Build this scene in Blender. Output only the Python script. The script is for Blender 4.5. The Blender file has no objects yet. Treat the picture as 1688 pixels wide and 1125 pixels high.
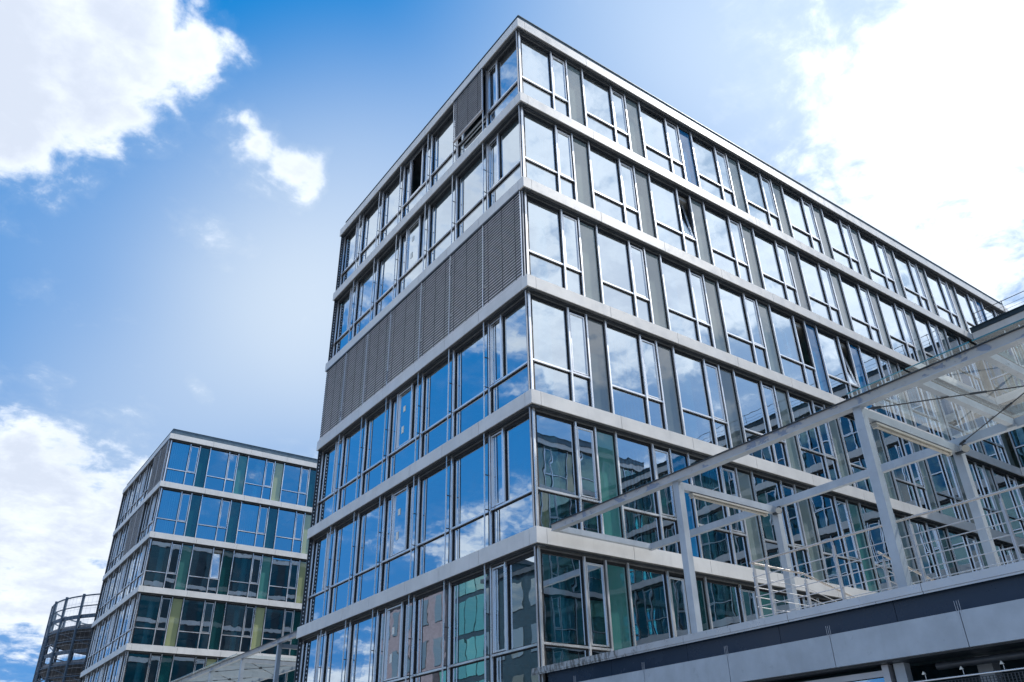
import bpy, math, random
from mathutils import Matrix, Vector
R = math.radians
random.seed(7)
SC = bpy.context.scene
COL = SC.collection

# ------------------------------------------------------------------ camera, sky, sun, exposure
ZT = 24.2                       # height of the underside of the roof fascia above the ground
FH = 3.5                        # storey height
yaw, pitch, roll = R(53.826), R(29.983), R(-1.4147)
fw = Vector((math.cos(pitch)*math.cos(yaw), math.cos(pitch)*math.sin(yaw), math.sin(pitch)))
rt0 = Vector((math.sin(yaw), -math.cos(yaw), 0)); up0 = rt0.cross(fw)
rt = math.cos(roll)*rt0 + math.sin(roll)*up0; up = -math.sin(roll)*rt0 + math.cos(roll)*up0
cam = bpy.data.cameras.new('camera'); co = bpy.data.objects.new('camera', cam); COL.objects.link(co)
m = Matrix((rt, up, -fw)).transposed().to_4x4(); m.translation = (-10.9652, -14.231, ZT-22.5976)
co.matrix_world = m
cam.sensor_width = 36; cam.lens = 36*1318.19/1688; cam.clip_start = .1; cam.clip_end = 6000
SC.camera = co

SUN_AZ, SUN_EL = R(-13), R(49)  # measured from +X towards +Y
sun_dir = Vector((math.cos(SUN_EL)*math.cos(SUN_AZ), math.cos(SUN_EL)*math.sin(SUN_AZ), math.sin(SUN_EL)))
sl = bpy.data.lights.new('sun', 'SUN'); sl.energy = 2.6; sl.angle = R(.6); sl.color = (1, .955, .89)
so = bpy.data.objects.new('sun', sl); COL.objects.link(so)
so.rotation_euler = sun_dir.to_track_quat('Z', 'Y').to_euler(); so.location = (60, -30, 80)
SC.view_settings.view_transform = 'Standard'; SC.view_settings.look = 'None'
SC.view_settings.exposure = 1.3; SC.view_settings.gamma = 1
SC.cycles.use_denoising = True
SC.cycles.max_bounces = 8; SC.cycles.transparent_max_bounces = 16
SC.cycles.glossy_bounces = 4; SC.cycles.diffuse_bounces = 3
SC.cycles.caustics_reflective = False; SC.cycles.caustics_refractive = False
SC.cycles.sample_clamp_indirect = 6

def pix_dir(x, y):              # direction of the sky seen at a place in the photograph
    return (rt*((x-844)/1318.19) + up*((562.5-y)/1318.19) + fw).normalized()

class NT:                       # small node-tree helper
    def __init__(s, t): s.t = t; s.n = t.nodes; s.l = t.links
    def new(s, typ, **kw):
        n = s.n.new(typ)
        for k, v in kw.items(): setattr(n, k, v)
        return n
    def put(s, sock, v):
        if hasattr(v, 'is_output'): s.l.new(v, sock)
        else: sock.default_value = v
    def math(s, op, a, b=0.0, clamp=False):
        n = s.new('ShaderNodeMath', operation=op, use_clamp=clamp)
        s.put(n.inputs[0], a); s.put(n.inputs[1], b); return n.outputs[0]
    def vmath(s, op, a, b=(0, 0, 0)):
        n = s.new('ShaderNodeVectorMath', operation=op)
        s.put(n.inputs[0], a); s.put(n.inputs[1], b)
        return n.outputs['Value'] if op in ('DISTANCE', 'DOT_PRODUCT', 'LENGTH') else n.outputs[0]
    def ramp(s, v, a, b, c=0.0, d=1.0, smooth=True):
        n = s.new('ShaderNodeMapRange', interpolation_type='SMOOTHSTEP' if smooth else 'LINEAR', clamp=True)
        for i, q in enumerate((v, a, b, c, d)): s.put(n.inputs[i], q)
        return n.outputs[0]
    def mix(s, f, a, b, blend='MIX'):
        n = s.new('ShaderNodeMix', data_type='RGBA', blend_type=blend)
        s.put(n.inputs[0], f); s.put(n.inputs[6], a); s.put(n.inputs[7], b); return n.outputs[2]
    def noise(s, vec, scale, detail=4, rough=.5, dist=0, dim='3D'):
        n = s.new('ShaderNodeTexNoise', noise_dimensions=dim)
        if vec is not None: s.put(n.inputs['Vector'], vec)
        n.inputs['Scale'].default_value = scale; n.inputs['Detail'].default_value = detail
        n.inputs['Roughness'].default_value = rough; n.inputs['Distortion'].default_value = dist
        return n.outputs[0]

SKY_DEEP = (.005, 1.0, 2.85); SKY_PALE = (2.7, 3.3, 3.65); HZ, SZ, CB = .12, .38, 4.5
W = bpy.data.worlds.new('World'); SC.world = W; W.use_nodes = True
W.cycles.sampling_method = 'MANUAL'; W.cycles.sample_map_resolution = 256
N = NT(W.node_tree)
for n in list(N.n): N.n.remove(n)
out = N.new('ShaderNodeOutputWorld'); bg = N.new('ShaderNodeBackground'); bg.inputs[1].default_value = .1
sky = N.new('ShaderNodeTexSky', sky_type='NISHITA', sun_disc=False)
sky.sun_elevation = SUN_EL; sky.sun_rotation = math.pi/2 - SUN_AZ
sky.air_density = 1.0; sky.dust_density = 1.2; sky.ozone_density = 2.0; sky.altitude = 100
d = N.new('ShaderNodeTexCoord').outputs['Generated']
sep = N.new('ShaderNodeSeparateXYZ'); N.l.new(d, sep.inputs[0])
den = N.math('ADD', N.math('MAXIMUM', sep.outputs[2], 0.0), .22)
cmb = N.new('ShaderNodeCombineXYZ')
N.put(cmb.inputs[0], N.math('DIVIDE', sep.outputs[0], den)); N.put(cmb.inputs[1], N.math('DIVIDE', sep.outputs[1], den))
cp = N.vmath('ADD', cmb.outputs[0], (36.2, 29.6, 0))
big = N.noise(cp, 1.4, 3, .5, .3)
fine = N.noise(cp, 7.5, 11, .62, .3)
cov = N.math('ADD', N.math('MULTIPLY', N.math('SUBTRACT', big, .455), 3.2), N.math('ADD', N.math('MULTIPLY', N.math('SUBTRACT', fine, .5), 1.7), N.math('MULTIPLY', N.math('SUBTRACT', N.noise(cp, 24, 8, .6, .4), .5), .85)))
# the clouds (+) and the clear stretches (-) of the photograph: x, y, radius in its pixels, weight
CLOUDS = [(-30, 60, 220, .46), (200, 30, 175, .46), (335, 65, 110, .45), (200, 150, 110, .34), (10, 200, 150, .40), (120, 245, 80, .22),
          (452, 240, 84, .46), (478, 268, 80, .50), (405, 215, 46, .16), (352, 374, 56, .12), (60, 472, 70, .1), (45, 735, 60, .42),
          (325, 620, 50, .2), (462, 648, 40, .2), (50, 880, 230, .5), (190, 870, 170, .42), (30, 1000, 200, .3), (250, 820, 110, .3), (330, 700, 90, -.1),
          (1680, 130, 320, .50), (1590, 60, 170, .34), (1540, 370, 320, .22), (1700, 430, 340, .42)]
CLEAR = [(1330, 130, 190, .5), (40, 560, 190, .85), (210, 560, 220, .8), (130, 400, 170, .7), (500, 60, 200, .9), (580, 40, 330, .75), (400, 190, 70, .6), (640, 60, 420, .55), (820, 420, 460, .55), (300, 440, 330, .5), (1050, 60, 420, .5), (220, 640, 260, .45), (480, 700, 250, .4), (500, 330, 330, .3)]
wn = N.new('ShaderNodeTexNoise'); wn.inputs['Scale'].default_value = 11; wn.inputs['Detail'].default_value = 5; N.l.new(d, wn.inputs['Vector'])
dw = N.vmath('ADD', d, N.vmath('MULTIPLY', N.vmath('SUBTRACT', wn.outputs[1], (.5, .5, .5)), (.11, .11, .11)))
pos_b = neg_b = None
for x, y, r, w in CLOUDS:
    b = N.ramp(N.vmath('DISTANCE', dw, tuple(pix_dir(x, y))), 0.0, r/1318.19*1.2, w, 0.0)
    pos_b = b if pos_b is None else N.math('MAXIMUM', pos_b, b)
for x, y, r, w in CLEAR:
    b = N.ramp(N.vmath('DISTANCE', d, tuple(pix_dir(x, y))), r/1318.19*.5, r/1318.19*1.3, w, 0.0)
    neg_b = b if neg_b is None else N.math('MAXIMUM', neg_b, b)
posn = N.math('MULTIPLY', pos_b, 2.2, True)
dens = N.math('SUBTRACT', N.math('ADD', cov, N.math('MULTIPLY', pos_b, 1.35)), N.math('MULTIPLY', neg_b, N.math('SUBTRACT', 1.0, posn)))
mask = N.ramp(dens, .0, .55)
sund = N.math('MAXIMUM', N.vmath('DOT_PRODUCT', d, tuple(sun_dir)), 0.0)
glow = N.math('POWER', sund, 4.0)
# thin haze: more towards the horizon and round the sun
haze = N.math('ADD', N.math('MULTIPLY', N.math('POWER', N.math('SUBTRACT', 1.0, N.math('MAXIMUM', sep.outputs[2], 0.0)), 2.4), HZ), N.ramp(sund, .66, .98, 0.0, SZ))
for x, y, r, w in [(660, 430, 370, .50), (520, 660, 300, .26), (1050, 100, 330, .24), (1350, 220, 280, .16), (120, 800, 240, .25), (330, 600, 260, .14), (170, 440, 330, .20), (470, 330, 260, .12)]:     # thin veils
    haze = N.math('ADD', haze, N.ramp(N.vmath('DISTANCE', d, tuple(pix_dir(x, y))), 0.0, r/1318.19*1.3, w, 0.0))
haze = N.math('ADD', haze, N.ramp(dens, -.25, .1, 0, .05), True)
bright = N.math('ADD', N.math('MULTIPLY', glow, 2.2), CB)
shade = N.ramp(N.math('ADD', dens, N.math('MULTIPLY', N.math('SUBTRACT', N.noise(cp, 4, 6, .6), .5), 1.6)), .25, 1.15, 0, 1)
ccol = N.mix(shade, (.90, .97, 1.07, 1), (.66, .73, .86, 1))
def scaled(c, k):
    v = N.new('ShaderNodeVectorMath', operation='SCALE'); N.put(v.inputs[0], c); N.put(v.inputs['Scale'], k); return v.outputs[0]
sc_ = N.new('ShaderNodeSeparateColor'); N.l.new(sky.outputs[0], sc_.inputs[0])
pale = N.ramp(N.math('DIVIDE', sc_.outputs[0], N.math('MAXIMUM', sc_.outputs[2], .001)), .52, 1.35)
blue = N.mix(pale, (*SKY_DEEP, 1), (*SKY_PALE, 1))       # the sky model says where the blue is deep and where it pales
hcol = scaled((.86, .94, 1.0), N.math('MULTIPLY', bright, .92))
skyc = N.mix(haze, blue, hcol)
final = N.mix(mask, skyc, scaled(ccol, bright))
N.l.new(final, bg.inputs[0]); N.l.new(bg.outputs[0], out.inputs[0])

# ------------------------------------------------------------------ materials
MATS = {}
def material(name):
    mt = bpy.data.materials.new(name); mt.use_nodes = True
    n = NT(mt.node_tree); p = n.n['Principled BSDF']; MATS[name] = mt
    return n, p, n.n['Material Output']
def coords(n, kind='Object'): return n.new('ShaderNodeTexCoord').outputs[kind]
def bump(n, h, dist, strength=1.0):
    b = n.new('ShaderNodeBump'); b.inputs['Strength'].default_value = strength; b.inputs['Distance'].default_value = dist
    n.l.new(h, b.inputs['Height']); return b.outputs[0]
def world_pos(n): return n.new('ShaderNodeNewGeometry').outputs['Position']

def plain(name, col, rough=.5, metal=0.0, var=.08, scale=3.0, streak=0.0, spec=.5, bmp=0.0):
    n, p, o = material(name)
    pos = world_pos(n)
    f = n.noise(pos, scale, 6, .6)
    c2 = tuple(max(0, v*(1-2.2*var)) for v in col); c1 = tuple(min(1, v*(1+1.2*var)) for v in col)
    c = n.mix(n.ramp(f, .3, .7), (*c2, 1), (*c1, 1))
    oi = n.new('ShaderNodeObjectInfo').outputs['Random']
    c = n.mix(1.0, c, n.mix(oi, (1-var*.7,)*3+(1,), (1, 1, 1, 1)), 'MULTIPLY')
    if streak:                  # rain streaks: noise stretched downwards
        st = n.noise(n.vmath('MULTIPLY', pos, (9, 9, .7)), 1.0, 5, .65)
        c = n.mix(n.math('MULTIPLY', n.ramp(st, .52, .75), streak), c, (.16, .155, .15, 1))
    n.l.new(c, p.inputs['Base Color'])
    n.put(p.inputs['Roughness'], n.ramp(n.noise(pos, scale*2.3, 4), .3, .7, max(.02, rough-.09), rough+.09))
    p.inputs['Metallic'].default_value = metal; p.inputs['Specular IOR Level'].default_value = spec
    if bmp: n.l.new(bump(n, n.noise(pos, 22, 5), bmp), p.inputs['Normal'])
    return MATS[name]

plain('cladding', (.70, .70, .69), .42, .0, .04, 1.2, .12)
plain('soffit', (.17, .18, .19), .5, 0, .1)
plain('dark_metal', (.05, .06, .072), .42, .2, .1)
plain('coping', (.09, .14, .18), .4, .3, .1)
plain('aluminium', (.86, .87, .89), .33, .8, .015, .4)
plain('rail_steel', (.46, .48, .52), .36, .3, .03, .5)
plain('handrail', (.50, .47, .45), .28, .8, .04)
plain('gasket', (.012, .014, .018), .6, 0, .1)
plain('steel_paint', (.40, .455, .515), .36, 0, .06, 2.0, .1)
plain('concrete', (.36, .36, .35), .8, 0, .12, 1.5, .25, bmp=.004)
plain('ceiling', (.58, .59, .57), .8, 0, .06)
plain('carpet', (.10, .10, .11), .9, 0, .1)
plain('inner_wall', (.20, .22, .23), .8, 0, .15, .6)
plain('column_paint', (.72, .80, .77), .5, 0, .05)
plain('blind_slat', (.86, .83, .83), .5, .0, .03)
plain('fabric_blind', (.42, .50, .56), .8, 0, .05)
plain('note_paper', (.72, .78, .50), .8, 0, .03)
plain('paper', (.80, .82, .78), .8, 0, .03)
plain('ramp_concrete', (.17, .19, .22), .8, 0, .1, 1.5, .2)
plain('green_steel', (.06, .10, .15), .5, .2, .1)
plain('lamp_body', (.50, .48, .43), .4, 0, .05)
plain('lamp_tube', (.46, .43, .37), .3, 0, .05)
plain('red_plastic', (.5, .03, .03), .4)
plain('pale_render', (.62, .60, .57), .7, 0, .06, 1.0, .2)
plain('roof_felt', (.12, .12, .125), .9, 0, .15)
plain('brick_render', (.17, .155, .19), .8, 0, .1)
plain('dark_cladding', (.012, .036, .055), .5, .1, .12)

def ribbed(name, col):          # dark sheet panels under the terrace edge
    n, p, o = material(name); pos = world_pos(n)
    f = n.noise(pos, 1.3, 5, .6)
    n.l.new(n.mix(f, (*[v*.8 for v in col], 1), (*[v*1.25 for v in col], 1)), p.inputs['Base Color'])
    p.inputs['Specular IOR Level'].default_value = .28; n.put(p.inputs['Roughness'], n.ramp(f, .3, .7, .2, .32))
ribbed('dark_sheet', (.018, .034, .062))

def glass(name, r0, tint, refl, dirt=.045, wav=.0022, ex=2.6):
    n, p, o = material(name); n.n.remove(p)
    oi = n.new('ShaderNodeObjectInfo')
    v = n.vmath('ADD', coords(n), n.vmath('MULTIPLY', n.new('ShaderNodeCombineXYZ').outputs[0], (0, 0, 0)))
    rnd = n.new('ShaderNodeCombineXYZ'); n.l.new(n.math('MULTIPLY', oi.outputs['Random'], 57.0), rnd.inputs[2])
    n.l.new(n.math('MULTIPLY', oi.outputs['Random'], 31.0), rnd.inputs[0])
    v = n.vmath('ADD', v, rnd.outputs[0])
    nr = bump(n, n.noise(v, 1.1, 2, .45), wav*10, .1)
    lw = n.new('ShaderNodeLayerWeight'); lw.inputs[0].default_value = .5
    f = n.math('ADD', n.math('MULTIPLY', n.math('POWER', lw.outputs['Facing'], ex), 1-r0), r0, True)
    gl = n.new('ShaderNodeBsdfGlossy'); gl.inputs['Roughness'].default_value = 0.0
    gl.inputs['Color'].default_value = (*refl, 1); n.l.new(nr, gl.inputs['Normal'])
    tr = n.new('ShaderNodeBsdfTransparent'); tr.inputs[0].default_value = (*tint, 1)
    # faint dust film on the outer face
    df = n.new('ShaderNodeBsdfDiffuse' if dirt < .06 else 'ShaderNodeBsdfTranslucent'); df.inputs[0].default_value = (.5, .5, .5, 1) if dirt < .06 else (.8, .84, .84, 1)
    dust = n.ramp(n.noise(world_pos(n), 2.5, 7, .65), .45 if dirt < .06 else .2, .8, .0 if dirt < .06 else dirt*.5, dirt)
    mx = n.new('ShaderNodeMixShader'); n.l.new(f, mx.inputs[0]); n.l.new(tr.outputs[0], mx.inputs[1]); n.l.new(gl.outputs[0], mx.inputs[2])
    m2 = n.new('ShaderNodeMixShader'); n.l.new(dust, m2.inputs[0]); n.l.new(mx.outputs[0], m2.inputs[1]); n.l.new(df.outputs[0], m2.inputs[2])
    n.l.new(m2.outputs[0], o.inputs[0])
glass('window_glass', .60, (.22, .62, .74), (.86, .94, 1.0))
glass('court_glass', .20, (.22, .66, .72), (.55, .92, 1.0))
glass('canopy_glass', .10, (.86, .93, .92), (.95, .98, 1.0), .07, .0008, 5.0)
n, p, o = material('glass_inner'); n.n.remove(p)
t = n.new('ShaderNodeBsdfTransparent'); n.l.new(t.outputs[0], o.inputs[0])

def panel_mat(name, col, ior=2.3):       # coloured spandrel glass: a back-painted pane with a glossy face
    n, p, o = material(name)
    oi = n.new('ShaderNodeObjectInfo').outputs['Random']
    rnd = n.new('ShaderNodeCombineXYZ'); n.l.new(n.math('MULTIPLY', oi, 43.0), rnd.inputs[0])
    v = n.vmath('ADD', coords(n), rnd.outputs[0])
    n.l.new(n.mix(oi, (*[q*.82 for q in col], 1), (*[min(1, q*1.15) for q in col], 1)), p.inputs['Base Color'])
    p.inputs['Roughness'].default_value = .02; p.inputs['IOR'].default_value = ior
    n.l.new(bump(n, n.noise(v, 1.2, 2, .45), .02, .1), p.inputs['Normal'])
panel_mat('rear_glass', (.008, .07, .10), 1.45); panel_mat('panel_grey', (.19, .24, .235)); panel_mat('panel_dark', (.008, .06, .065)); panel_mat('panel_green', (.06, .20, .19))
panel_mat('panel_olive', (.34, .38, .20)); panel_mat('panel_blue', (.015, .22, .50)); panel_mat('panel_slate', (.10, .13, .14))

n, p, o = material('peeling_paint')   # canopy edge beam: pale paint flaking off grey primer
pos = world_pos(n)
f = n.noise(n.vmath('MULTIPLY', pos, (1, 1, 1.6)), 2.6, 9, .62, .6)
flake = n.ramp(f, .545, .575)
rust = n.ramp(n.noise(pos, 9, 6, .7), .62, .72)
c = n.mix(n.noise(pos, 5, 4), (.36, .36, .36, 1), (.46, .46, .46, 1))
c = n.mix(flake, c, (.22, .26, .34, 1)); c = n.mix(n.math('MULTIPLY', rust, .6), c, (.20, .15, .11, 1))
n.l.new(c, p.inputs['Base Color']); p.inputs['Roughness'].default_value = .6
n.l.new(bump(n, n.math('SUBTRACT', 1.0, flake), .004), p.inputs['Normal'])

n, p, o = material('cap_metal')       # parapet cap, blackened by algae near the old building
pos = world_pos(n); sp = n.new('ShaderNodeSeparateXYZ'); n.l.new(pos, sp.inputs[0])
f = n.noise(n.vmath('MULTIPLY', pos, (3, 6, 2.0)), 2.2, 8, .7)
near = n.ramp(sp.outputs[1], -3.6, -1.6, 0, .16)
f = n.ramp(n.math('ADD', f, near), .60, .72)
c = n.mix(n.noise(pos, 2, 5), (.44, .46, .49, 1), (.54, .56, .58, 1))
n.l.new(n.mix(n.math('MULTIPLY', f, .8), c, (.10, .10, .095, 1)), p.inputs['Base Color'])
p.inputs['Metallic'].default_value = .45; n.put(p.inputs['Roughness'], n.ramp(n.noise(pos, 4, 4), .3, .7, .26, .42))

n, p, o = material('paving')
pos = world_pos(n)
bt = n.new('ShaderNodeTexBrick'); n.l.new(pos, bt.inputs['Vector']); bt.inputs['Scale'].default_value = 1.6
bt.inputs['Color1'].default_value = (.22, .215, .21, 1); bt.inputs['Color2'].default_value = (.27, .265, .26, 1)
bt.inputs['Mortar'].default_value = (.10, .10, .10, 1); bt.inputs['Mortar Size'].default_value = .012
n.l.new(n.mix(.35, bt.outputs[0], n.mix(n.noise(pos, .6, 6), (.14, .14, .14, 1), (.3, .3, .3, 1))), p.inputs['Base Color'])
p.inputs['Roughness'].default_value = .8

# ------------------------------------------------------------------ geometry helpers
class MB:
    def __init__(s): s.v = []; s.f = []; s.m = []; s.mats = []; s.sm = []
    def mi(s, name):
        if name not in s.mats: s.mats.append(name)
        return s.mats.index(name)
    def add(s, vs, fs, mat, smooth=False):
        b = len(s.v); s.v += [tuple(q) for q in vs]; i = s.mi(mat)
        for f in fs: s.f.append(tuple(b+k for k in f)); s.m.append(i); s.sm.append(smooth)
    def box(s, lo, hi, mat, faces=None):
        x0, y0, z0 = lo; x1, y1, z1 = hi
        vs = [(x0,y0,z0),(x1,y0,z0),(x1,y1,z0),(x0,y1,z0),(x0,y0,z1),(x1,y0,z1),(x1,y1,z1),(x0,y1,z1)]
        fs = [(0,3,2,1),(4,5,6,7),(0,1,5,4),(1,2,6,5),(2,3,7,6),(3,0,4,7)]
        s.add(vs, fs, mat)
    def prism(s, poly, axis, a, b, mat):            # polygon in the two other axes, extruded along axis
        n = len(poly)
        def P(q, t):
            return (t, q[0], q[1]) if axis == 'x' else (q[0], t, q[1]) if axis == 'y' else (q[0], q[1], t)
        vs = [P(q, a) for q in poly] + [P(q, b) for q in poly]
        fs = [tuple(range(n))[::-1], tuple(range(n, 2*n))] + [(i, (i+1) % n, n+(i+1) % n, n+i) for i in range(n)]
        s.add(vs, fs, mat)
    def tube(s, a, b, r, mat, k=8, r2=None):
        a, b = Vector(a), Vector(b); w = (b-a).normalized()
        u = w.orthogonal().normalized(); t = w.cross(u); r2 = r if r2 is None else r2
        vs = []
        for c, rr in ((a, r), (b, r2)):
            vs += [c+rr*(u*math.cos(2*math.pi*i/k)+t*math.sin(2*math.pi*i/k)) for i in range(k)]
        n = len(s.v)
        s.add(vs, [(i, (i+1) % k, k+(i+1) % k, k+i) for i in range(k)], mat, True)
        s.add(vs, [tuple(range(k))[::-1], tuple(range(k, 2*k))], mat)
    def path(s, pts, r, mat, k=8):
        for a, b in zip(pts, pts[1:]): s.tube(a, b, r, mat, k)
    def mesh(s, name):
        me = bpy.data.meshes.new(name); me.from_pydata(s.v, [], s.f)
        for q in s.mats: me.materials.append(MATS[q])
        me.polygons.foreach_set('material_index', s.m); me.polygons.foreach_set('use_smooth', s.sm)
        me.update(); return me
    def build(s, name, parent=None, loc=(0, 0, 0), rz=0): return put(name, s.mesh(name), parent, loc, rz)

def put(name, me, parent=None, loc=(0, 0, 0), rz=0):
    o = bpy.data.objects.new(name, me); COL.objects.link(o); o.location = loc
    if rz: o.rotation_euler = (0, 0, rz)
    if parent is not None: o.parent = parent
    return o
def thing(name, label, cat, loc=(0, 0, 0), group=None, rz=0):
    o = bpy.data.objects.new(name, None); COL.objects.link(o); o.location = loc; o.rotation_euler = (0, 0, rz)
    return tag(o, label, cat, group)
def tag(o, label, cat, group=None):
    o['label'] = label; o['category'] = cat
    if group: o['group'] = group
    return o
def bbox(lo, hi, mat):
    b = MB(); b.box(lo, hi, mat); return b

# ------------------------------------------------------------------ ground
g = MB(); g.add([(-2500, -2500, 0), (2500, -2500, 0), (2500, 2500, 0), (-2500, 2500, 0)], [(0, 1, 2, 3)], 'paving')
go = g.build('ground'); go['kind'] = 'structure'

# ------------------------------------------------------------------ the window bays (local: x along the wall, y inwards, z up from the band)
BH = .378                        # height of a light band
WH = FH - BH                     # clear height between two bands
TZ = 1.0                         # transom height
GY = .26                         # glass plane
BAY = 2.76
U0, U1, U2 = 0.0, 1.36, 2.03
_pc = {}
def pane_mesh(kind, w, h, mat='window_glass'):
    k = (kind, round(w, 3), round(h, 3), mat)
    if k not in _pc:
        b = MB(); x0, z0 = -w/2, -h/2; T = .024
        vs = [(x0,0,z0),(-x0,0,z0),(-x0,T,z0),(x0,T,z0),(x0,0,-z0),(-x0,0,-z0),(-x0,T,-z0),(x0,T,-z0)]
        b.add(vs, [(0,1,5,4)], mat)
        b.add(vs, [(0,3,2,1),(4,5,6,7),(1,2,6,5),(2,3,7,6),(3,0,4,7)], 'glass_inner' if mat.endswith('_glass') else 'gasket')
        _pc[k] = b.mesh(kind)
    return _pc[k]
def pane(parent, kind, x0, x1, z0, z1, y=GY, mat='window_glass', tilt=.12):
    o = put(kind, pane_mesh(kind, x1-x0, z1-z0, mat), parent, ((x0+x1)/2, y, (z0+z1)/2))
    o.rotation_euler = (R(random.gauss(0, tilt)), 0, R(random.gauss(0, tilt)))
    return o
def vbar(b, x, w, z0, z1, y0=.17, y1=.30, mat='aluminium', gk=.020):
    b.box((x-w/2, y0, z0), (x+w/2, y1, z1), mat)
    b.box((x-w/2-gk, y0+.055, z0), (x-w/2-.001, y1, z1), 'gasket'); b.box((x+w/2+.001, y0+.055, z0), (x+w/2+gk, y1, z1), 'gasket')
def hbar(b, x0, x1, z, w, y0=.185, y1=.30, gk=.020):
    b.box((x0, y0, z-w/2), (x1, y1, z+w/2), 'aluminium')
    b.box((x0, y0+.05, z-w/2-gk), (x1, y1, z-w/2-.001), 'gasket'); b.box((x0, y0+.05, z+w/2+.001), (x1, y1, z+w/2+gk), 'gasket')
def head(b, x0, x1):
    b.box((x0, .20, WH-.075), (x1, .34, WH-.004), 'soffit'); b.box((x0, .235, WH-.15), (x1, .345, WH-.076), 'gasket')
    b.box((x0, .19, .0), (x1, .34, .05), 'aluminium')
def sash_frame(b, x0, x1, z0, z1, y=.20, w=.035):
    b.box((x0, y, z0), (x0+w, y+.06, z1), 'aluminium'); b.box((x1-w, y, z0), (x1, y+.06, z1), 'aluminium')
    b.box((x0+w, y, z1-w), (x1-w, y+.06, z1), 'aluminium'); b.box((x0+w, y, z0), (x1-w, y+.06, z0+w), 'aluminium')

MW = .052
def long_window():
    b = MB(); head(b, .031, BAY-.031)
    vbar(b, U0, MW, 0, WH-.004); vbar(b, U1, MW, .05, WH-.076); vbar(b, U2, MW, .05, WH-.076)
    hbar(b, MW/2+.001, U1-MW/2-.001, TZ, .050); hbar(b, U1+MW/2+.001, U2-MW/2-.001, TZ, .050)
    return b.mesh('window')
LW = long_window()
def sash_mesh(w, h):
    b = MB(); sash_frame(b, -w/2, w/2, 0, h, 0); b.box((-w/2-.012, .012, -.012), (-w/2-.001, .07, h+.012), 'gasket'); b.box((w/2+.001, .012, -.012), (w/2+.012, .07, h+.012), 'gasket')
    return b.mesh('sash')
SW, SHT = U2-U1-.13, WH-.16-TZ-.09
SASH = sash_mesh(SW, SHT)
E_ = .055
_bl = {}
def strip_blind(w, h):            # vertical fabric strips hanging behind the pane
    k = (round(w, 2), round(h, 2))
    if k not in _bl:
        b = MB(); n = max(2, int(w/.125))
        for i in range(n):
            x = -w/2+w*(i+.5)/n; a = .35
            b.add([(x-.058*math.cos(a), -.058*math.sin(a), 0), (x+.058*math.cos(a), .058*math.sin(a), 0), (x+.058*math.cos(a), .058*math.sin(a), h), (x-.058*math.cos(a), -.058*math.sin(a), h)], [(0, 1, 2, 3)], 'fabric_blind')
        b.box((-w/2, -.03, h), (w/2, .03, h+.05), 'aluminium')
        _bl[k] = b.mesh('strip_blind')
    return _bl[k]

def long_bay(root, loc, rz, colour, opening=None, blind=0, gm='window_glass'):
    w = put('window', LW, root, loc, rz)
    pane(w, 'main_pane', U0+E_, U1-E_, TZ+.06, WH-.15, mat=gm)
    pane(w, 'lower_pane', U0+E_, U1-E_, .055, TZ-.055, mat=gm)
    pane(w, 'lower_pane', U1+E_, U2-E_, .055, TZ-.055, mat=gm)
    pane(w, 'colour_panel', U2+E_, BAY-E_, .055, WH-.15, .25, colour, .08)
    s = put('sash', SASH, w, ((U1+U2)/2, .205, TZ+.055))
    cx = (U1+U2)/2
    if opening is None:
        pane(w, 'sash_pane', cx-SW/2+.035, cx+SW/2-.035, TZ+.09, TZ+.055+SHT-.035, .235, gm)
    else:
        e = s
        bpy.data.objects.remove(e)
        s = put('sash', SASH, w, (cx, .205, TZ+.055)); s['label'] = 'tilted open window sash'
        if opening == 'tilt':
            s.rotation_euler = (R(-9), 0, 0)
            q = put('sash_pane', pane_mesh('sash_pane', SW-.07, SHT-.07), w, (cx, .235+math.sin(R(9))*SHT/2, TZ+.055+math.cos(R(9))*SHT/2)); q.rotation_euler = (R(-9), 0, 0)
        else:
            s['label'] = 'window sash swung wide open inwards'
            s.location = (cx-SW/2, .23, TZ+.055); s.rotation_euler = (0, 0, R(78))
            off = Vector((math.cos(R(78)), math.sin(R(78)), 0))*(SW/2)
            s.location = Vector((cx-SW/2, .23, TZ+.055))+off
            q = put('sash_pane', pane_mesh('sash_pane', SW-.07, SHT-.07), w, Vector((cx-SW/2, .23, TZ+.055+SHT/2))+off); q.rotation_euler = (0, 0, R(78))
    if blind & 4:
        nb_ = MB()
        for i in range(4):
            for j in range(3):
                if (i, j) not in ((0, 2), (3, 2)): nb_.box((-.16+i*.085, 0, j*.075+(.02 if i > 1 else 0)), (-.08+i*.085, .003, j*.075+.07+(.02 if i > 1 else 0)), 'note_paper')
        nb_.build('sticky_notes', w, (cx, .262, TZ+.35))
    if blind & 1: put('strip_blind', strip_blind(1.2, WH-.25), w, (.68, .42, .06))
    if blind & 2: put('strip_blind', strip_blind(.55, WH-.25), w, (1.7, .42, .06))
    return w

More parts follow.
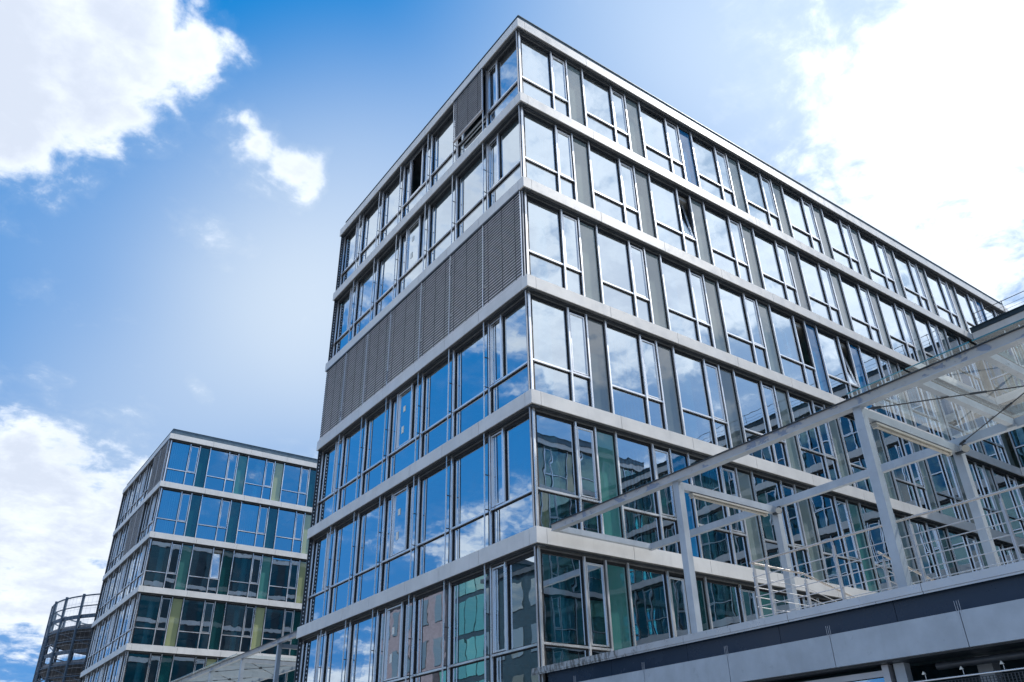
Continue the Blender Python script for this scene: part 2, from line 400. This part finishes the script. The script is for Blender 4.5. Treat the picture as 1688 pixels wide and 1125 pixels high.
# short-side bays: type -> list of dividing mullions (fractions in metres), which field is a sash
SHORT = [('d', 1.90), ('a', 1.87), ('a', 1.86), ('c', 2.20), ('a', 1.88), ('a', 1.91), ('b', 1.96)]   # from the far end to the corner
def short_fields(t, w):
    if t == 'a': return [(0, w, 0)]
    if t == 'b': return [(0, .62, 1), (.62, w, 0)]
    if t == 'c': return [(0, .52, 0), (.52, 1.50, 1), (1.50, w, 0)]
    return [(0, 1.28, 0), (1.28, w, 1)]
def short_window(t, w):
    b = MB(); head(b, .031, w-.031)
    vbar(b, 0, .056, 0, WH-.004, .19, .32)
    # guide rail of the outside blinds in front of the post, with its small brackets
    b.box((-.078, .06, 0), (-.052, .09, WH-.002), 'aluminium'); b.box((.066, .10, 0), (.078, .125, WH-.002), 'dark_metal')
    for z in (TZ+.02, 1.95): b.box((-.07, .0905, z-.012), (-.055, .189, z+.012), 'gasket')
    fs = short_fields(t, w)
    for i, (a, c, s) in enumerate(fs):
        if i: vbar(b, a, .05, TZ+.03, WH-.076, .19, .32)
        if s: sash_frame(b, a+.05, c-.05, TZ+.05, WH-.11, .215)
    hbar(b, .036, w-.036, TZ, .048, .205, .32)
    return b.mesh('window')
SWM = {(t, w): short_window(t, w) for t, w in SHORT}
def louvre(w, h):
    b = MB(); n = int(h/.100)
    for i in range(n):
        z = h-.05-i*.100
        b.add([(-w/2, -.022, z-.036), (w/2, -.022, z-.036), (w/2, -.012, z+.000), (-w/2, -.012, z+.000), (w/2, .010, z+.030), (-w/2, .010, z+.030)], [(0, 1, 2, 3), (3, 2, 4, 5)], 'blind_slat')
        b.add([(-w/2, -.0205, z-.031), (w/2, -.0205, z-.031), (w/2, .0155, z+.0285), (-w/2, .0155, z+.0285)], [(3, 2, 1, 0)], 'blind_slat')
    b.box((-w/2+.01, .034, 0), (w/2-.01, .038, h), 'soffit')  # added backing sheet; its dark colour stands in for shade between the slats
    b.box((w/2+.005, -.036, -.04), (w/2+.027, -.012, h), 'aluminium')
    for fx in (-.36, 0.02, .36): b.box((fx*w-.008, -.030, .0), (fx*w+.008, -.026, h), 'gasket')
    b.box((-w/2, -.045, -.045), (w/2, .04, -.004), 'blind_slat')
    b.box((-w/2, -.05, h), (w/2, .05, h+.06), 'dark_metal')
    return b.mesh('louvre_blind')
_lv = {}
def louvre_blind(win, w, h0):
    k = (round(w, 3), round(h0, 2))
    if k not in _lv: _lv[k] = louvre(w-.035, WH-.10-h0)
    o = put('louvre_blind', _lv[k], win, (w/2-.01, .040, h0+.045)); o['kind'] = 'stuff'
    return o
def short_bay(root, t, w, loc, rz, blind=None, strips=False, notices=False, opening=False):
    win = put('window', SWM[(t, w)], root, loc, rz)
    pane(win, 'lower_pane', E_, w-E_, .055, TZ-.055, .28)
    for a, c, s in short_fields(t, w):
        if opening and s:
            continue
        pane(win, 'sash_pane' if s else 'main_pane', a+(.085 if s else E_), c-(.085 if s else E_), TZ+(.085 if s else .055), WH-.15, .255 if s else .28)
    if blind is not None: louvre_blind(win, w, blind)
    if strips: put('strip_blind', strip_blind(w-.16, WH-.25), win, (w/2, .45, .06))
    if notices:
        for z, hh in ((2.35, .20), (1.62, .24)):
            put('paper_notice', _notice(hh), win, (.95-(.0 if hh < .22 else .06), .251, z))
    return win
_nt = {}
def _notice(h):
    if h not in _nt: _nt[h] = bbox((-.075, -.004, -h/2), (.075, .0, h/2), 'paper').mesh('paper_notice')
    return _nt[h]

# light band panels
_bp = {}
def band_panel(root, name, L, loc, rz, h=BH, depth=.36):
    k = (name, round(L, 2), h)
    if k not in _bp:
        b = MB(); g_ = .007
        # front sheet with a folded lip and a darker underside set back behind it
        prof = [(0, 0), (.03, 0), (.03, .02), (depth, .02), (depth, h), (0, h)]
        b.prism([(y, z) for y, z in prof], 'x', g_, L-g_, 'cladding')
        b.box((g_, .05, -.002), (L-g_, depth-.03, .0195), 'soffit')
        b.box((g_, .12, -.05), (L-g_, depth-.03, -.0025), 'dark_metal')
        _bp[k] = b.mesh(name)
    return put(name, _bp[k], root, loc, rz)
def corner_panel(root, name, loc, a, bb, h=BH):     # L-shaped folded panel round a corner: a along x, bb along y
    m = MB(); D = .36
    m.prism([(0, 0), (a-.004, 0), (a-.004, D), (D, D), (D, bb-.004), (0, bb-.004)], 'z', 0.0, h, 'cladding')
    m.prism([(.05, .05), (a-.004, .05), (a-.004, D-.03), (D-.03, D-.03), (D-.03, bb-.004), (.05, bb-.004)], 'z', -.05, -.002, 'dark_metal')
    return m.build(name, root, loc)

def band_row(root, name, z, W_, nb, rz_long=0, end_x=None):
    """bands on the long (-Y) side and the short (-X) side of a finger block"""
    c = corner_panel(root, name, (0, 0, z), .30, .28)
    x = .30; first = True
    while x < end_x-.2:
        L = min(BAY if not first else 2.72, end_x-x)
        band_panel(root, name, L, (x, 0, z), 0); x += L; first = False
    ys = [.28, 2.40, 4.31, 6.19, 8.40, 10.26, 12.13, W_]
    for a, b in zip(ys, ys[1:]):
        band_panel(root, name, b-a, (0, b, z), R(-90))

PC = {'g': 'panel_grey', 'd': 'panel_dark', 'm': 'panel_green', 'o': 'panel_olive', 'b': 'panel_blue', 's': 'panel_slate'}
BW = 13.94
def finger(name, label, y0, floors, nb_fun, colours, opens, blinds, louvres, strips, notices, length, group):
    root = thing(name, label, 'office building', (0, y0, 0), group)
    zb = lambda i: ZT-FH*i
    for i in range(7):
        band_row(root, 'roof_fascia' if i == 0 else 'band_panel', zb(i), BW, 0, end_x=nb_fun(max(0, i-1) if i else 0)*BAY+.2)
    # roof edge
    L = length
    b = MB(); b.box((.18, .18, ZT+BH+.001), (L, .40, ZT+BH+.40), 'coping'); b.box((.18, .401, ZT+BH+.001), (.40, BW-.18, ZT+BH+.40), 'coping')
    b.box((.15, .15, ZT+BH+.401), (L, .43, ZT+BH+.425), 'coping'); b.box((.15, .431, ZT+BH+.401), (.43, BW-.15, ZT+BH+.425), 'coping')
    b.build('roof_coping', root)
    bbox((.41, .41, ZT+.02), (L, BW-.02, ZT+BH+.1), 'roof_felt').build('roof', root)
    for f in range(floors):
        z = zb(f+1)+BH
        for k in range(nb_fun(f)):
            cs = colours[f % len(colours)]
            long_bay(root, (.18+k*BAY, 0, z), 0, PC[cs[k % len(cs)]], opens.get((f, k)), blinds.get((f, k), 0))
        y = BW-.15
        for q, (t, w) in enumerate(SHORT):
            kk = 7-q                                   # bay number counted from the corner
            short_bay(root, t, w, (0, y, z), R(-90), louvres.get((f, kk)), (f, kk) in strips, t == 'c' and f in notices, opens.get(('s', f, kk), False))
            y -= w
        # corner posts and the post at the far end
        b = MB(); b.box((.17, .19, z), (.235, .255, z+WH-.003), 'aluminium'); b.box((.236, .21, z), (.30, .30, z+WH-.003), 'gasket')
        b.box((.06, .17, z), (.085, .20, z+WH-.003), 'rail_steel'); b.build('corner_post', root)
        b = MB(); b.box((.05, BW-.13, z), (.30, BW-.09, z+WH-.003), 'dark_metal')
        for j in range(22): b.box((.10, BW-.135, z+.1+j*.135), (.13, BW-.131, z+.15+j*.135), 'aluminium')
        b.build('end_rail', root)
        # inside: slab, ceiling, core
        b = MB(); b.box((.36, .36, z-BH+.03), (L-.1, BW-.1, z-.02), 'carpet'); b.box((.37, .37, z-BH-.30), (L-.2, BW-.2, z-BH+.029), 'ceiling')
        b.build('floor_slab', root)
        b = MB(); b.box((6.2, 5.2, z), (L-.5, 8.7, z+WH-.31), 'inner_wall'); b.box((.5, BW-.30, z), (L-.5, BW-.1, z+WH-.31), 'inner_wall')
        for wx in (9.9, 18.2, 26.4): b.box((wx, .42, z), (wx+.1, 5.19, z+WH-.31), 'inner_wall')
        b.build('inner_walls', root)
        for cx in (1.15, 6.7, 12.2, 17.7, 23.2):
            if cx < L-3:
                b = MB(); b.tube((cx, .78, z), (cx, .78, z+WH-.3), .19, 'column_paint', 16); b.build('column', root)
    bbox((.40, .40, 0), (L, BW-.1, zb(6)-.01), 'dark_cladding').build('ground_floor', root)
    bbox((.45, BW-.095, 0), (L, BW-.03, ZT-.01), 'dark_cladding').build('rear_wall', root)
    bbox((L+.001, .02, 0), (L+.12, BW-.05, ZT+BH), 'pale_render').build('end_wall', root)
    rw = MB(); rw.box((.05, 0, .05), (BAY*.70, .05, WH-.1), 'rear_glass'); rw = rw.mesh('rear_window')
    for i in range(7):
        bbox((.4, BW-.029, zb(i)), (L, BW+.05, zb(i)+BH), 'cladding').build('rear_band', root)
        if i:
            for k in range(int(L/BAY)): put('rear_window', rw, root, (.3+k*BAY, BW-.028, zb(i)+BH))
    return root

C1 = ['ggbgggggggbgg', 'ggggsggggg', 'ggggbbgggg', 'sssggggggg', 'mbggmgdmgd', 'mdmddmdmdm']
main = finger('office_building', 'large foreground glass office block with pale bands and sharp near corner', 0, 6,
       lambda f: 12 if f == 0 else 10, C1, {(1, 2): 'tilt', (2, 4): 'wide', (2, 5): 'tilt', ('s', 0, 4): True},
       {(0, 0): 1, (1, 0): 3, (2, 0): 0, (3, 1): 1, (3, 2): 2, (4, 1): 5, (1, 3): 1, (4, 4): 1},
       {**{(2, k): 0.0 for k in range(1, 8)}, (0, 2): 1.05}, {(4, 1), (4, 2), (3, 4), (1, 3), (5, 5)}, {1, 3, 4, 5}, 33.3, 'finger blocks of the office complex')
C2 = ['dmodmd', 'dddodo', 'mdmodm', 'odododmo', 'domdod', 'dmdodm']
second = finger('office_building', 'distant glass office block at left with dark green and olive panels', 41.58, 6,
       lambda f: 7, C2, {(2, 1): 'tilt'}, {(0, 0): 1, (1, 0): 1, (1, 1): 1, (1, 2): 1, (2, 2): 2},
       {(0, 1): 0.0, (0, 2): 0.0, (1, 3): 0.0, (1, 4): 0.0}, set(), set(), 19.6, 'finger blocks of the office complex')

# ------------------------------------------------------------------ wing across the head of the court, and the block facing the court
def plain_wing(name, label, cat, loc, rz, nb, rows, colours, ztop, roof_mat, depth, parapet, group=None):
    root = thing(name, label, cat, loc, group, rz); L = nb*BAY
    for i in rows:
        z = ZT-FH*i
        for k in range(nb):
            band_panel(root, 'band_panel', BAY, (k*BAY, 0, z), 0)
            if i < 6:
                cs = colours[i % len(colours)]
                long_bay(root, (k*BAY, 0, z-FH+BH), 0, PC[cs[k % len(cs)]], None, 1 if (k*7+i*3) % 5 == 0 else 0, 'court_glass')
        if i < 6:
            bbox((.1, .37, z-FH+.03), (L-.1, depth-.5, z-FH+BH-.02), 'ceiling').build('floor_slab', root)
            bbox((.1, 4.6, z-FH+BH-.019), (L-.1, 4.8, z-.01), 'inner_wall').build('inner_walls', root)
    z6 = ZT-FH*6
    bbox((.05, .4, 0), (L-.05, depth, z6-.01), 'dark_cladding').build('ground_floor', root)
    b = MB(); b.box((0, -.03, ZT-FH*rows[0]+BH+.001), (L, .40, ztop), parapet); b.box((0, -.07, ztop+.001), (L, .44, ztop+.05), parapet); b.build('parapet', root)
    bbox((.02, .401, ZT-FH*rows[0]-.2), (L-.02, depth, ztop-.12), roof_mat).build('roof', root)
    return root

CW = ['dmdmd', 'dddm', 'mdmd', 'dmdm', 'ddmd', 'mddd']
wing = plain_wing('connecting_wing', 'lower glass wing closing the court behind the steel canopy', 'office wing', (27.4, -.02, 0), R(-90), 10, [1, 2, 3, 4, 5, 6], CW, ZT-2.90, 'roof_felt', 12, 'dark_cladding')
wing2 = plain_wing('connecting_wing', 'lower glass wing joining the two office blocks, behind the far canopy', 'office wing', (27.4, 41.5, 0), R(-90), 10, [1, 2, 3, 4, 5, 6], CW, ZT-2.90, 'roof_felt', 12, 'dark_cladding')
opp = plain_wing('office_building', 'glass office block across the court, mirrored in the lower windows', 'office building', (33.3, -27.64, 0), R(180), 12, [0, 1, 2, 3, 4, 5, 6], ['mdomdm', 'dmdodd', 'mddmdo', 'domdmd', 'mdmdod', 'dmddmd'], ZT+BH+.35, 'roof_felt', 13.4, 'coping', 'finger blocks of the office complex')

# ------------------------------------------------------------------ blocks over the street, seen only as reflections in the end wall
def street_block(name, label, x, ya, yb, h, wall, glassm, nu, nv, win=.62):
    root = thing(name, label, 'building', (x, (ya+yb)/2, 0)); w = yb-ya
    bbox((-12, -w/2, 0), (0, w/2, h), wall).build('wall', root)
    b = MB(); b.box((-12.2, -w/2-.2, h+.001), (.2, w/2+.2, h+.35), 'dark_metal'); b.build('roof', root)
    du, dv = w/nu, h/nv
    me = MB(); me.box((.002, -du*win/2, 0), (.06, du*win/2, dv*(.62 if win < .8 else .86)), glassm); me = me.mesh('window')
    for i in range(nu):
        for j in range(nv):
            put('window', me, root, (0, -w/2+du*(i+.5), dv*(j+.24)))
    return root
street_block('street_building', 'dark office house mirrored in the corner window near the street', -27, 30, 43, 17.6, 'dark_cladding', 'panel_slate', 5, 5)
street_block('street_building', 'green glazed house mirrored in the lowest windows of the end wall', -27.5, 43.3, 50, 20.0, 'dark_cladding', 'panel_green', 4, 6, .9)
street_block('street_building', 'rose coloured house mirrored in the lowest windows of the end wall', -27, 50.4, 62, 18.6, 'brick_render', 'panel_slate', 5, 5, .5)

# ------------------------------------------------------------------ terrace wings with parapet cap, dark strip and fascia
def terrace(label, y_near, y_far, detail):
    root = thing('terrace_wing', label, 'terrace', (0, 0, 0))
    zc = ZT-20.13; y = y_far
    def run(name, L, zz0, zz1, x0, x1, mat, start, gap=.004, bev=False):
        q = start
        while q > y_near+.01:
            e = max(y_near, q-L)
            b = MB(); b.box((x0, e+gap, zz0), (x1, q-gap, zz1), mat)
            if bev: b.box((x0+.012, e+gap, zz0-.03), (x0+.02, q-gap, zz0-.001), mat)
            b.build(name, root); q = e
    run('cap_panel', 2.22, zc-.11, zc, .04, .78, 'cap_metal', y_far, .004, True)
    run('dark_panel', 1.98, zc-.46, zc-.112, .14, .60, 'dark_sheet', y_far-.45)
    run('fascia_panel', 1.96, zc-.88, zc-.435, .02, .135, 'steel_paint', y_far+.5-1.96*0, .006)
    bbox((.10, y_near, zc-.9), (.60, y_far, zc-.462), 'dark_metal').build('edge_beam', root)
    bbox((.62, y_near, zc-.62), (27.3, y_far, zc-.2), 'concrete').build('terrace_floor', root)
    bbox((3.0, y_near, 0), (27.0, y_far, zc-.63), 'dark_cladding').build('inner_wall', root)
    if detail:
        q = y_far+.5-1.96
        while q > y_near:                 # little drip rods over every fascia joint
            b = MB()
            for k in (-.03, 0, .03): b.box((.014, q+k-.0022, zc-.46), (.0195, q+k+.0022, zc-.31), 'rail_steel')
            b.build('drip_rod', root); q -= 1.96
        # glazed front below the fascia, then the roller grille
        zt = zc-.905
        b = MB()
        b.box((.32, -7.78, 0), (.46, -7.62, zt), 'steel_paint'); b.box((.30, -7.55, 0), (.42, -7.45, zt), 'rail_steel')
        b.box((.34, -7.44, zt-.14), (.42, -3.4, zt-.06), 'rail_steel'); b.box((.33, -3.4, 0), (.45, -3.25, zt), 'aluminium')
        b.box((.33, -5.5, 0), (.43, -5.42, zt-.141), 'aluminium'); b.build('shop_front_frame', root)
        for a, c in ((-7.44, -5.51), (-5.41, -3.41)):
            o = put('shop_pane', pane_mesh('shop_pane', c-a, zt-.15), root, (.38, (a+c)/2, (zt-.15)/2)); o.rotation_euler = (0, 0, R(-90))
        bbox((.42, -3.24, 0), (.5, y_far, zt), 'dark_cladding').build('plinth_wall', root)
        # grille: vertical and horizontal bars, hung on a rod
        b = MB(); yy = -7.85
        while yy > y_near+.05:
            b.box((.30, yy-.006, zt-1.6), (.306, yy+.006, zt-.30), 'dark_metal'); yy -= .045
        zz = zt-.30
        while zz > zt-1.6:
            b.box((.307, y_near+.02, zz-.003), (.312, -7.84, zz+.003), 'dark_metal'); zz -= .032
        o = b.build('grille', root); o['kind'] = 'stuff'
        b = MB(); b.tube((.31, -7.82, zt-.265), (.31, y_near, zt-.265), .014, 'aluminium', 8); b.build('grille_rod', root)
        b = MB(); b.tube((.40, -8.2, zt-.10), (.40, y_near, zt-.10), .05, 'dark_metal', 10); b.build('roller', root)
        yy = -8.05
        while yy > y_near:
            b = MB(); b.prism([(yy-.025, zt-.19), (yy+.025, zt-.19), (yy, zt-.15)], 'x', .27, .30, 'paper'); b.tube((.31, yy, zt-.26), (.31, yy, zt-.17), .004, 'aluminium', 5)
            b.build('rod_hanger', root); yy -= .52
        b = MB(); b.box((.75, -8.75, 0), (.95, -8.55, zt), 'steel_paint'); b.build('inner_post', root)
    return root
terrace('raised terrace wing with stained parapet cap and dark strip, right of the corner', -26.5, .42, True)
terrace('raised terrace wing between the two office blocks, under the far canopy', 14.0, 41.5, False)

# ------------------------------------------------------------------ canopies
def i_beam(b, p0, p1, h, w, mat, t=.02):   # horizontal I beam between two points given at its top centre
    p0, p1 = Vector(p0), Vector(p1); dr = (p1-p0).normalized(); sd = Vector((-dr.y, dr.x, 0))
    def slab(a0, a1, z0, z1):
        vs = [q+sd*a+Vector((0, 0, z)) for q in (p0, p1) for a, z in ((a0, z0), (a1, z0), (a1, z1), (a0, z1))]
        b.add(vs, [(0, 1, 2, 3), (7, 6, 5, 4), (0, 4, 5, 1), (1, 5, 6, 2), (2, 6, 7, 3), (3, 7, 4, 0)], mat)
    slab(-w/2, w/2, -t, 0); slab(-w/2, w/2, -h, -h+t); slab(-t/2, t/2, -h+t, -t)
def canopy(label, sgn, ys, y_end, y_start, glass_from, batten_idx):
    root = thing('glass_canopy', label, 'canopy', (0, 0, 0), 'steel canopies on the terraces')
    XA, XB, zt = .45, 3.42, ZT-17.08
    zf = ZT-20.33
    lo, hi = min(y_start, y_end), max(y_start, y_end)
    b = MB()                       # flaking edge beam: channel with its web facing out
    b.box((XA-.13, lo, zt-.145), (XA-.115, hi, zt-.015), 'peeling_paint'); b.box((XA-.16, lo, zt-.0145), (XA+.02, hi, zt), 'dark_metal')
    b.box((XA-.145, lo, zt-.16), (XA+.02, hi, zt-.146), 'steel_paint')
    b.build('edge_beam', root)
    b = MB(); b.box((XB-.05, lo, zt-.17), (XB+.05, hi, zt-.02), 'steel_paint'); b.build('rear_beam', root)
    e0, e1 = (y_start-.08*0, y_start+.10*sgn)
    b = MB(); b.box((XA+.021, min(e0, e1), zt-.155), (XB-.051, max(e0, e1), zt-.025), 'steel_paint'); b.build('end_beam', root)
    for y in ys:
        for X in (XA, XB):
            b = MB(); b.box((X-.072, y-.072, zf), (X+.072, y+.072, (zt-.161 if X == XA else zt-.171)), 'steel_paint')
            b.box((X-.15, y-.15, zf), (X+.15, y+.15, zf+.02), 'steel_paint')
            for dx, dy in ((-.11, -.11), (.11, -.11), (-.11, .11), (.11, .11)): b.tube((X+dx, y+dy, zf+.021), (X+dx, y+dy, zf+.045), .014, 'rail_steel', 6)
            b.build('post', root)
        b = MB(); b.box((XA+.073, y-.06, zt-.30), (XB-.073, y+.06, zt-.156), 'steel_paint'); b.build('cross_beam', root)
    # rafters and glass
    g0 = glass_from; n = int(abs(y_end-g0)/1.02); 
    for k in range(n+1):
        y = g0+sgn*k*1.02
        if k:
            b = MB(); b.box((XA-.10, y-.05, zt-.155), (XB-.061, y+.05, zt-.02), 'steel_paint'); b.box((XA-.11, y-.012, zt-.0195), (XB+.1, y+.012, zt+.045), 'gasket'); b.build('rafter', root)
            b = MB(); b.box((XB-.16, y-.08, zt-.19), (XB-.052, y+.08, zt-.156), 'steel_paint'); b.build('bracket', root)
        if k < n:
            a, c = sorted((y+.02*sgn, y+sgn*1.0))
            b = MB(); vs = [(XA-.29, a, zt+.012), (XB+.3, a, zt+.012), (XB+.3, c, zt+.012), (XA-.29, c, zt+.012)]
            vs += [(q[0], q[1], q[2]+.016) for q in vs]
            b.add(vs, [(3, 2, 1, 0)], 'canopy_glass'); b.add(vs, [(4, 5, 6, 7), (0, 1, 5, 4), (1, 2, 6, 5), (2, 3, 7, 6), (3, 0, 4, 7)], 'glass_inner'); b.build('glass_pane', root)
            b = MB(); b.box((XA-.295, a, zt+.010), (XA-.291, c, zt+.029), 'panel_green'); b.build('pane_edge', root)
    # crossed tie rods with a node in the middle
    yy = g0
    while abs(yy-y_end) > 3.9 and (y_end-yy)*sgn > 0:
        y2 = yy+sgn*4.08; cx, cy = (XA+XB)/2, (yy+y2)/2; zr = zt-.17
        for X in (XA+.1, XB-.1):
            for Y in (yy+sgn*.1, y2-sgn*.1):
                b = MB(); b.tube((X, Y, zr), (cx, cy, zr), .011, 'dark_metal', 6)
                p = Vector((X, Y, zr)).lerp(Vector((cx, cy, zr)), .62); q = Vector((X, Y, zr)).lerp(Vector((cx, cy, zr)), .72)
                b.tube(p, q, .02, 'dark_metal', 8)
                p = Vector((X, Y, zr)).lerp(Vector((cx, cy, zr)), .02); q = Vector((X, Y, zr)).lerp(Vector((cx, cy, zr)), .08); b.tube(p, q, .024, 'dark_metal', 8)
                b.build('tie_rod', root)
        b = MB(); b.tube((cx, cy, zr-.04), (cx, cy, zr+.04), .07, 'dark_metal', 12); b.build('tie_node', root)
        yy = y2
    return root, XA, XB, zt
_, XA, XB, zt = canopy('near steel canopy with flaking edge beam standing on the terrace', -1, [-4.0, -8.02, -12.1, -16.1], -17.0, -.15, -8.02, None)
canopy('far steel and glass canopy between the two office blocks', 1, [16.67, 20.66, 24.75, 28.8], 36, 14.1, 20.66, None)

def tube_light(label, y):
    root = thing('tube_light', label, 'tube light', (0, y, 0), 'tube lights under the near canopy')
    zz = zt-.355
    b = MB(); b.box((.78, -.055, zz), (XB-.36, .055, zz+.035), 'lamp_body'); b.box((.86, -.02, zz+.0351), (.90, .02, zz+.05), 'lamp_body'); b.box((XB-.5, -.02, zz+.0351), (XB-.46, .02, zz+.05), 'lamp_body'); b.build('housing', root)
    b = MB(); b.tube((.80, 0, zz-.022), (XB-.38, 0, zz-.022), .026, 'lamp_tube', 10); b.build('tube', root)
    for x in (.79, XB-.41): bbox((x, -.045, zz-.05), (x+.04, .045, zz-.001), 'lamp_body').build('end_cap', root)
tube_light('long tube light under the canopy cross beam nearest the building corner', -4.0)
tube_light('long tube light under the second canopy cross beam, where the glass starts', -8.02)
def spot(label, y):
    root = thing('flood_lamp', label, 'lamp', (XB-.17, y-.2, zt-.26), 'small lamps on the canopy posts')
    b = MB(); b.tube((0, 0, -.04), (-.10, -.06, -.07), .05, 'lamp_body', 12, .065); b.build('lamp_head', root)
    b = MB(); b.box((.01, -.02, -.08), (.07, .19, -.04), 'dark_metal'); b.box((-.02, -.03, -.04), (.04, .03, .05), 'dark_metal'); b.build('bracket', root)
spot('small lamp clamped to the rear canopy post nearest the building corner', -4.0)
spot('small lamp clamped to the second rear canopy post', -8.02)

# ------------------------------------------------------------------ balustrades on the terrace
ZR0, ZR1 = ZT-20.13, ZT-19.06
def balustrade(label, pts, posts, end_red=False, group='terrace balustrades'):
    """pts: list of plan points with the height offset of the rail; posts: plan points (x, y, dz)"""
    root = thing('balustrade', label, 'railing', (pts[0][0], pts[0][1], ZR0), group)
    O = Vector((pts[0][0], pts[0][1], ZR0))
    line = [Vector((x, y, ZR1+dz))-O for x, y, dz in pts]
    b = MB(); b.path(line, .019, 'handrail', 10)
    b.build('handrail', root)
    for k in range(5):
        z = .16+.165*k
        b = MB(); b.path([q+Vector((0, 0, z-(ZR1-ZR0))) for q in line], .0075, 'rail_steel', 6); b.build('rail', root)
    for x, y, dz in posts:
        q = Vector((x, y, ZR0+dz))-O
        b = MB(); b.box((q.x-.03, q.y-.008, q.z-.1), (q.x+.03, q.y+.008, q.z+.98), 'rail_steel'); b.box((q.x-.03, q.y+.012, q.z-.1), (q.x+.03, q.y+.024, q.z+.92), 'rail_steel')
        b.tube((q.x, q.y, q.z+.98), (q.x, q.y, q.z+1.06), .008, 'rail_steel', 6); b.build('post', root)
    if end_red:
        a, c = line[-2], line[-1]; dr = (c-a).normalized()
        b = MB(); b.tube(c, c+dr*.07, .024, 'red_plastic', 10); b.build('end_plug', root)
    return root
balustrade('long steel balustrade along the terrace edge behind the canopy posts', [(.64, -5.28, 0), (.64, -26, 0)], [(.64, -5.58-1.33*k, 0) for k in range(15)])
balustrade('short balustrade running back from the terrace edge and sloping down with red tip', [(.64, -5.25, .0), (2.1, -5.25, .0), (3.69, -5.25, -.29)], [(.72, -5.25, 0), (2.15, -5.25, -.02), (3.45, -5.25, -.26)], True)
balustrade('short sloping balustrade with red tip crossing behind the tall middle canopy post', [(1.38, -7.2, -.16), (2.92, -7.2, -.44)], [(1.5, -7.2, -.18), (1.75, -7.2, -.23), (2.8, -7.2, -.43)], True)
b = MB(); b.prism([(2.6, ZT-20.32), (14.0, ZT-20.32), (14.0, ZT-17.6), (12.6, ZT-17.7), (6.0, ZT-19.0), (2.6, ZT-19.55)], 'y', -20.0, -9.0, 'pale_render')
tag(b.build('ramp_wall'), 'pale sloping ramp wall behind the balustrade at the right edge', 'wall')

# balustrade on the roof of the wing
root = thing('roof_railing', 'thin wire railing on the dark roof edge of the wing', 'railing', (27.75, -.3, ZT-2.9))
for k in range(14):
    bbox((-.012, -k*1.35-.012, 0), (.012, -k*1.35+.012, .95), 'dark_metal').build('post', root)
for z in (.2, .4, .6, .9):
    b = MB(); b.tube((0, .1, z), (0, -18, z), .008 if z < .8 else .018, 'dark_metal', 6); b.build('rail', root)

# ------------------------------------------------------------------ spiral car ramp behind the far block
root = thing('spiral_ramp', 'round open steel framed car ramp tower at far left', 'ramp tower', (9.3, 74.0, 0))
RR, NP = 10.0, 26
zt_ = ZT-5.5
def ring(b, r, z, t, h, mat, k=72, a0=0, a1=2*math.pi):
    n = k; vs = []; fs = []
    for i in range(n+1):
        a = a0+(a1-a0)*i/n; c, s = math.cos(a), math.sin(a)
        vs += [((r-t)*c, (r-t)*s, z), (r*c, r*s, z), (r*c, r*s, z+h), ((r-t)*c, (r-t)*s, z+h)]
    for i in range(n):
        p = 4*i; q = p+4
        fs += [(p, p+1, q+1, q), (p+1, p+2, q+2, q+1), (p+2, p+3, q+3, q+2), (p+3, p, q, q+3)]
    b.add(vs, fs, mat)
for i in range(NP):
    a = 2*math.pi*(i+.35)/NP; c, s = math.cos(a), math.sin(a)
    b = MB(); b.tube((RR*c, RR*s, 0), (RR*c, RR*s, zt_+.12), .13, 'green_steel', 8); b.build('post', root)
b = MB(); ring(b, RR+.06, zt_-.08, .12, .10, 'green_steel'); b.build('top_ring', root)
lev = [zt_-2.55-2.95*k for k in range(6)]
for j, z in enumerate(lev):
    b = MB(); ring(b, RR-.15, z-.35, 5.6, .35, 'ramp_concrete'); b.build('deck', root)
    b = MB(); ring(b, RR-.05, z+.55, .10, .32, 'green_steel'); b.build('crash_rail', root)
    b = MB(); ring(b, RR+.04, z+1.55, .08, .08, 'green_steel'); b.build('guard_ring', root)
    b = MB(); ring(b, RR+.04, z-.42, .10, .10, 'green_steel'); b.build('deck_ring', root)
    for q in range(0, NP):
        a0, a1 = 2*math.pi*(q+.35)/NP, 2*math.pi*(q+2.35)/NP
        if q % 2 == 0 and j:
            b = MB(); b.tube((RR*math.cos(a0), RR*math.sin(a0), z+2.5), (RR*math.cos(a1), RR*math.sin(a1), z+.9), .035, 'green_steel', 6); b.build('brace', root)
b = MB()
for j in range(int((zt_-2)/.5)):
    z = zt_-.2-j*.5; ring(b, RR+.02, z, .012, .012, 'rail_steel', 52)
for i in range(130):
    a = 2*math.pi*i/130; b.box((RR*math.cos(a)-.005, RR*math.sin(a)-.005, 2), (RR*math.cos(a)+.005, RR*math.sin(a)+.005, zt_), 'rail_steel')
o = b.build('wire_net', root); o['kind'] = 'stuff'
b = MB(); ring(b, 4.5, 0, .3, zt_-1.0, 'ramp_concrete', 40); b.build('core_wall', root)
